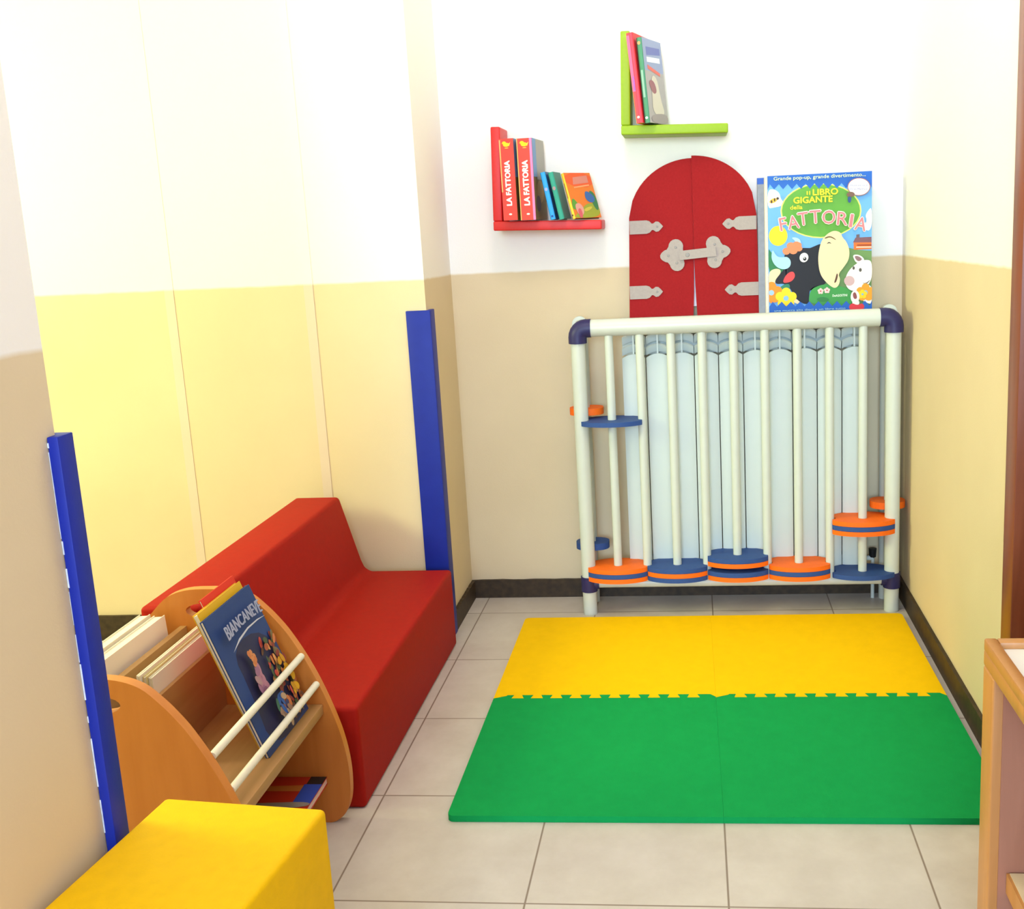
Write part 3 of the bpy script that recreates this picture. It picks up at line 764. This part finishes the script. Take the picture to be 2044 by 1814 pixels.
book('picture_book', 'small thin blue book leaning on the red shelf', (0.1175, 0.060, 1.0682), 0.0135, 0.085, 0.121, 10.5, 6, '2f9df2', '1f5f9c', '2a2a44', None, lambda a: (a.ell(0.5, 0.64, 0.3, 0.035, '9aa8f0'), a.poly([(0.3, 0.05), (0.7, 0.05), (0.7, 0.09), (0.3, 0.09)], '1a4aa0')), 'small books on the red shelf')
book('picture_book', 'small thin teal book leaning on the red shelf', (0.1400, 0.060, 1.0675), 0.0135, 0.085, 0.121, 11.5, 6, '2f9a88', '2a7a70', '1f3a4a', None, lambda a: (a.ell(0.5, 0.66, 0.3, 0.04, 'a08a90'),), 'small books on the red shelf')
def orange_cover(a):
    a.poly([(0, 0), (1, 0), (1, 1), (0, 1)], 'e07a34')
    a.smooth([(0, 0.72), (1, 0.66), (1, 1), (0, 1)], 'e2603a', 1)
    a.poly([(0.25, 0.74), (0.85, 0.78), (0.85, 0.94), (0.3, 0.9)], 'd08478')
    a.poly([(0.25, 0.66), (0.85, 0.71), (0.85, 0.74), (0.25, 0.69)], 'f2a070')
    a.smooth([(0, 0), (1, 0), (1, 0.30), (0.6, 0.33), (0.3, 0.18), (0, 0.05)], '9aa23c')
    a.smooth([(0.0, 0.32), (0.08, 0.46), (0.22, 0.34), (0.3, 0.2), (0, 0.18)], '5f9a40')
    a.smooth([(0.75, 0.63), (0.98, 0.54), (1, 0.2), (0.9, 0.14), (0.78, 0.3)], '3f7a50')
    a.smooth([(0.62, 0.62), (0.9, 0.5), (0.92, 0.36), (0.72, 0.32), (0.55, 0.42)], '3f66a8')
    a.smooth([(0.08, 0.3), (0.3, 0.34), (0.42, 0.2), (0.34, 0.06), (0.14, 0.05)], 'd89a90')
    a.smooth([(0.16, 0.2), (0.3, 0.22), (0.3, 0.0), (0.16, 0.0)], 'd0606a')
    a.smooth([(0.4, 0.2), (0.75, 0.26), (0.7, 0.19), (0.42, 0.12)], 'c8b84a')
book('picture_book', 'small orange book with yellow spine turned cover-out on the red shelf', (0.1745, 0.062, 1.0665), 0.0105, 0.098, 0.121, 17.5, 38, 'ffc83c', 'e07a34', '3a2a20', orange_cover, lambda a: (a.poly([(0.3, 0.45), (0.62, 0.45), (0.62, 0.78), (0.3, 0.78)], 'b0803a'), a.ell(0.5, 0.08, 0.22, 0.02, '4a3a20')), 'small books on the red shelf')
book('picture_book', 'thin red book leaning inside the lime green shelf', (0.3470, 0.054, 1.2945), 0.0175, 0.125, 0.2170, 5.2, 16, 'fb4258', 'e02a34', 'ffb040', None, lambda a: (a.poly([(0.05, 0.35), (0.5, 0.35), (0.5, 0.97), (0.05, 0.97)], 'ff6a9a'), a.poly([(0.3, 0.36), (0.52, 0.36), (0.52, 0.52), (0.3, 0.52)], 'a060c0'), a.ell(0.45, 0.065, 0.2, 0.014, 'f8e8e0')), 'books on the green shelf')
def green_cover(a):
    a.poly([(0, 0), (1, 0), (1, 1), (0, 1)], 'a8a4a8')
    a.poly([(0, 0.62), (1, 0.62), (1, 1), (0, 1)], '93a0c8'); a.poly([(0.15, 0.80), (0.9, 0.84), (0.9, 0.92), (0.15, 0.90)], '6a74b8')
    a.poly([(0.15, 0.72), (0.85, 0.74), (0.85, 0.80), (0.15, 0.78)], 'e8ecf8'); a.poly([(0.15, 0.64), (0.8, 0.58), (0.8, 0.62), (0.15, 0.69)], 'd86a60')
    a.smooth([(0.3, 0.58), (0.6, 0.56), (0.7, 0.3), (0.9, 0.1), (0.2, 0.1), (0.25, 0.35)], 'cfc8bc')
    a.smooth([(0.1, 0.5), (0.4, 0.52), (0.55, 0.38), (0.3, 0.34)], '96606a')
    a.smooth([(0.1, 0.0), (1, 0.0), (1, 0.14), (0.1, 0.1)], '9a9094')
book('picture_book', 'green-spined book with grey picture cover on the lime green shelf', (0.3680, 0.056, 1.2940), 0.0145, 0.125, 0.2055, 4.4, 20, '4a8f70', 'a8a4a8', '2a5a48', green_cover, lambda a: (a.ell(0.45, 0.935, 0.28, 0.02, 'e8a070'), a.poly([(0.3, 0.30), (0.7, 0.30), (0.7, 0.62), (0.3, 0.62)], '8ab8a8'), a.ell(0.5, 0.06, 0.25, 0.015, 'd8f0f0')), 'books on the green shelf')

# ------------------------------------------------------------------ wooden book display in front of the sofa's end
KO = (-0.395, -1.195, 0)
bd = thing('book_display', 'beech book display with curved side panels beside the red sofa', 'book display', KO)
prof = [(0, .452), (.04, .450), (.075, .438), (.103, .413), (.122, .391), (.14, .366), (.165, .322), (.186, .276), (.205, .224), (.219, .175), (.2265, .13), (.2285, .09), (.2255, .05), (.216, .022), (.20, .006), (.185, 0.0)]
def catmull(P, k=4):
    Q = [(-P[1][0], P[1][1])]+P+[(P[-1][0]-(P[-2][0]-P[-1][0]), P[-1][1])]; out = []
    for i in range(1, len(Q)-2):
        a, b, c, d = Q[i-1], Q[i], Q[i+1], Q[i+2]
        for j in range(k):
            t = j/k
            out.append(tuple(0.5*(2*b[n]+(c[n]-a[n])*t+(2*a[n]-5*b[n]+4*c[n]-d[n])*t*t+(3*b[n]-a[n]-3*c[n]+d[n])*t**3) for n in (0, 1)))
    return out+[P[-1]]
prof = [(x, max(z, 0.0)) for x, z in catmull(prof)]
outl = [(-.395+x, z) for x, z in prof]+[(-.395-x, z) for x, z in prof[::-1][:-1]]
hol = [(-.395+0.043*math.copysign(abs(math.cos(2*PI*i/20))**0.8, math.cos(2*PI*i/20)), .412+0.014*math.sin(2*PI*i/20)) for i in range(20)]
p1 = M(KO).prism(outl, 1, -1.3965, -1.379, holes=[hol]).build('side_panel', BEECH, bd)
p2 = M(KO).prism(outl, 1, -1.0095, -0.992, holes=[hol]).build('side_panel', BEECH, bd)
M(KO).tube([(-.384, -1.3965, .387), (-.384, -1.3972, .387)], 0.011, 16).build('sticker', flat('d8a020'), p1)
M(KO).box(-.452, -.440, -1.379, -1.0095, .082, .384).build('divider', BEECHX, bd)
M(KO).box(-.440, -.203, -1.379, -1.0095, .2145, .2335).bevel(0.002, 2).build('shelf', BEECHX, bd)
M(KO).box(-.590, -.262, -1.379, -1.0095, .066, .082).build('shelf', BEECHX, bd)
M(KO).box(-.3885, -.3815, -1.379, -1.0095, .2335, .352).build('pocket_board', BEECHX, bd)
M(KO).box(-.590, -.452, -1.379, -1.0095, .2145, .2335).build('shelf', BEECHX, bd)
for x, z in ((-.234, .3245), (-.2115, .271)): M(KO).tube([(x, -1.379, z), (x, -1.0095, z)], 0.0062, 12).build('rod', ROD, bd)

def leaning(name, label, x, y0, y1, z, h, t, lean, cover, art=None, group=None, pages=True):
    """book leaning back, cover facing +X; foot edge at (x, z)"""
    o = thing(name, label, 'book', (x, (y0+y1)/2, z), (0, -math.radians(lean), 0), group)
    w2 = (y1-y0)/2; ct = min(0.0012, t*0.25)
    M().box(-t+ct, -ct, -w2+0.001, w2-0.002, 0.001, h-0.002).build('pages', CREAM, o)
    f = M(); f.use(flat(cover)); f.box(-ct, 0, -w2, w2, 0, h)
    if art: art(Art(f, lambda u, v, hh: (hh, -w2+u*2*w2, v*h), 0.00008))
    f.build('front_cover', None, o)
    M().box(-t, -t+ct, -w2, w2, 0, h).build('back_cover', flat(cover), o)
    return o
def blue_cover(a):
    a.poly([(0, 0), (1, 0), (1, 1), (0, 1)], '24407f')
    a.smooth([(0.2, 0.75), (0.9, 0.7), (1, 0.3), (1, 0), (0.1, 0), (0.2, 0.4)], '282a52', 2)
    rnd = random.Random(11)
    # loose painted blots, no figures
    for _ in range(90):
        u = rnd.uniform(0.62, 0.97); v = rnd.uniform(0.06, 0.62)
        a.ell(u, v, rnd.uniform(0.02, 0.05), rnd.uniform(0.012, 0.03), rnd.choice(['a85a3c', 'c87848', '8a3a34', '6a4a3c', 'c04a40', '7a6a4a', '4a5a3c', 'd89a60']), 12, rot=rnd.uniform(0, 3))
    for _ in range(12):
        a.ell(rnd.uniform(0.82, 0.95), rnd.uniform(0.20, 0.44), 0.045, 0.028, rnd.choice(['d8a41c', 'c8901a', 'e0b838']), 12, rot=rnd.uniform(0, 3))
    for _ in range(16):
        a.ell(rnd.uniform(0.30, 0.44), rnd.uniform(0.34, 0.54), 0.05, 0.03, rnd.choice(['9a6a8a', 'b07a90', '8a5a78', 'a8848c']), 12, rot=rnd.uniform(0, 3))
    for _ in range(8):
        a.ell(rnd.uniform(0.34, 0.46), rnd.uniform(0.54, 0.66), 0.028, 0.022, rnd.choice(['c8784a', 'd08a58']), 12)
    for _ in range(14):
        a.ell(rnd.uniform(0.36, 0.62), rnd.uniform(0.05, 0.28), 0.05, 0.025, rnd.choice(['2f5aa8', '3a3a68', '9a7a68', 'b89a80', '3a6a58']), 12, rot=rnd.uniform(0, 3))
    vs, ps, x0, x1 = text_polys('BIANCANEVE', 1.0)
    for dx, dy in ((0, 0), (0.012, 0), (0, 0.04)):
        hg = a.layer('9fa6c8'); V = []
        for X, Y in vs:
            run = (X-x0)/(x1-x0)
            V.append(a.m.v(a.to3(0.14+run*0.76+dx, 0.80+0.02*math.sin(run*PI)+(Y/0.70)*(0.075+0.035*abs(run-0.5))+dy*0.05, hg)))
        for p in ps: a.m.face([V[i] for i in p])
    a.poly([(0.12, 0.72), (0.30, 0.752), (0.52, 0.775), (0.74, 0.775), (0.92, 0.765), (0.74, 0.784), (0.52, 0.787), (0.30, 0.767)], 'c4c8d8')
leaning('picture_book', 'blue book with pale title leaning against the display\'s pale rods', -.2225, -1.212, -1.030, .2345, .2475, .006, 20, '24407f', blue_cover, 'books in the book display')
leaning('picture_book', 'yellow-edged book just behind the blue book in the display', -.2335, -1.195, -1.030, .2345, .255, .010, 20.5, 'e0b020', None, 'books in the book display')
leaning('picture_book', 'red book behind the yellow-edged one in the display', -.2455, -1.150, -1.022, .2345, .263, .004, 20.5, 'd8301c', None, 'books in the book display')
for x, h, y0, c, lab in ((-.3895, .1495, -1.236, 'e8e4da', 'thin white book at the front of the upright row in the display'), (-.3965, .1530, -1.240, 'd8c890', 'thin pale yellow book in the middle of the display\'s upright row'), (-.4035, .1575, -1.246, 'efe8da', 'thin cream book at the back of the upright row in the display')):
    leaning('picture_book', lab, x, y0, -1.013, .2345, h, .0062, 0.0, c, None, 'upright books in the display')
# books in the rear pocket, behind the divider
rb = leaning('picture_book', 'thick cream-paged book behind the display\'s divider', -.458, -1.36, -1.03, .2345, .178, .020, 3, 'efe6d6', None, 'books behind the divider')
rb2 = leaning('picture_book', 'cream book with red ribbon behind the display\'s divider', -.4845, -1.37, -1.03, .2345, .180, .020, 3, 'f2e8d4', None, 'books behind the divider')
M().tube([(0.003, 0.005-0.05, 0.10), (0.003, -0.045, 0.180), (-0.010, -0.045, 0.1835), (-0.022, -0.043, 0.180)], 0.0022, 8).build('ribbon', flat('c8342c'), rb2)
# book lying low in the display
o = thing('picture_book', 'red and blue book lying at the bottom of the display', 'book', (-.281, -1.0905, .0825), (0, 0, math.radians(0.5)), 'books in the book display')
M().box(-.085, .075, -.062, .070, .0015, .012).build('pages', mat('pink_pages', '#d8b8b0', 0.7, 0.1, 200), o)
f = M(); f.use(flat('b02a18')); f.box(-.086, .076, -.063, .071, .012, .0135)
A2 = Art(f, lambda u, v, hh: (-.086+u*.162, -.063+v*.134, .0135+hh))
A2.poly([(0, .62), (.86, .62), (.86, .78), (0, .72)], 'b86a2c'); A2.poly([(.80, .30), (1, .30), (1, .80), (.80, .80)], '2a48a8'); A2.poly([(.82, .8), (1, .8), (1, 1), (.82, 1)], '1c1a1c')
A2.smooth([(0, .12), (.5, .18), (1, .22), (1, .36), (.5, .32), (0, .28)], '8a8078'); A2.poly([(.0, 0), (.6, 0), (.4, .12), (0, .1)], '3a2a2c')
f.build('front_cover', None, o)
M().box(-.086, .076, -.063, .071, 0, .0015).build('back_cover', flat('b02a18'), o)

# ------------------------------------------------------------------ wooden cabinet at the right
CO = (0.91, -1.8, 0)
cb = thing('cabinet', 'low wooden cabinet with white top in the front right corner', 'cabinet', CO)
TZ = 0.5455; CX0, CX1, CY1, CY0 = 0.8135, 1.012, -1.5, -2.15
M(CO).box(CX0, CX1, CY1-0.044, CY1, 0, TZ-0.034).bevel(0.003, 3).build('side_panel', CAB, cb)
M(CO).box(CX0+0.012, CX1-0.01, CY1-0.0455, CY1-0.0435, 0.03, TZ-0.036).build('inner_face', CABP, cb)
M(CO).box(CX0, CX1, CY0, CY0+0.044, 0, TZ-0.034).bevel(0.003, 3).build('side_panel', CAB, cb)
# rim around the white top
fm = M(CO); fm.box(CX0, CX1, CY0, CY1, TZ-0.034, TZ-0.014)
fm.box(CX0, CX0+0.0145, CY0, CY1, TZ-0.016, TZ); fm.box(CX0+0.0143, CX1, CY1-0.016, CY1, TZ-0.016, TZ); fm.box(CX0+0.0143, CX1, CY0, CY0+0.016, TZ-0.016, TZ)
fm.bevel(0.0025, 2).build('top_frame', CAB, cb)
M(CO).box(CX0+0.0150, CX1-0.001, CY0+0.0165, CY1-0.0165, TZ-0.0138, TZ-0.008).build('top_board', mat('white_laminate', '#f4f3ea', 0.35), cb)
M(CO).box(CX0+0.0215, CX1-0.012, CY0+0.0445, CY1-0.0465, 0.236, 0.262).build('shelf', CAB, cb)
M(CO).box(CX0+0.0250, CX1-0.013, CY0+0.046, CY1-0.048, 0.2622, 0.2632).build('shelf_surface', mat('pale_laminate', '#dcc8a8', 0.4), cb)
M(CO).box(CX1-0.011, CX1-0.002, CY0+0.0445, CY1-0.0465, 0.02, TZ-0.036).build('back_panel', CABP, cb)
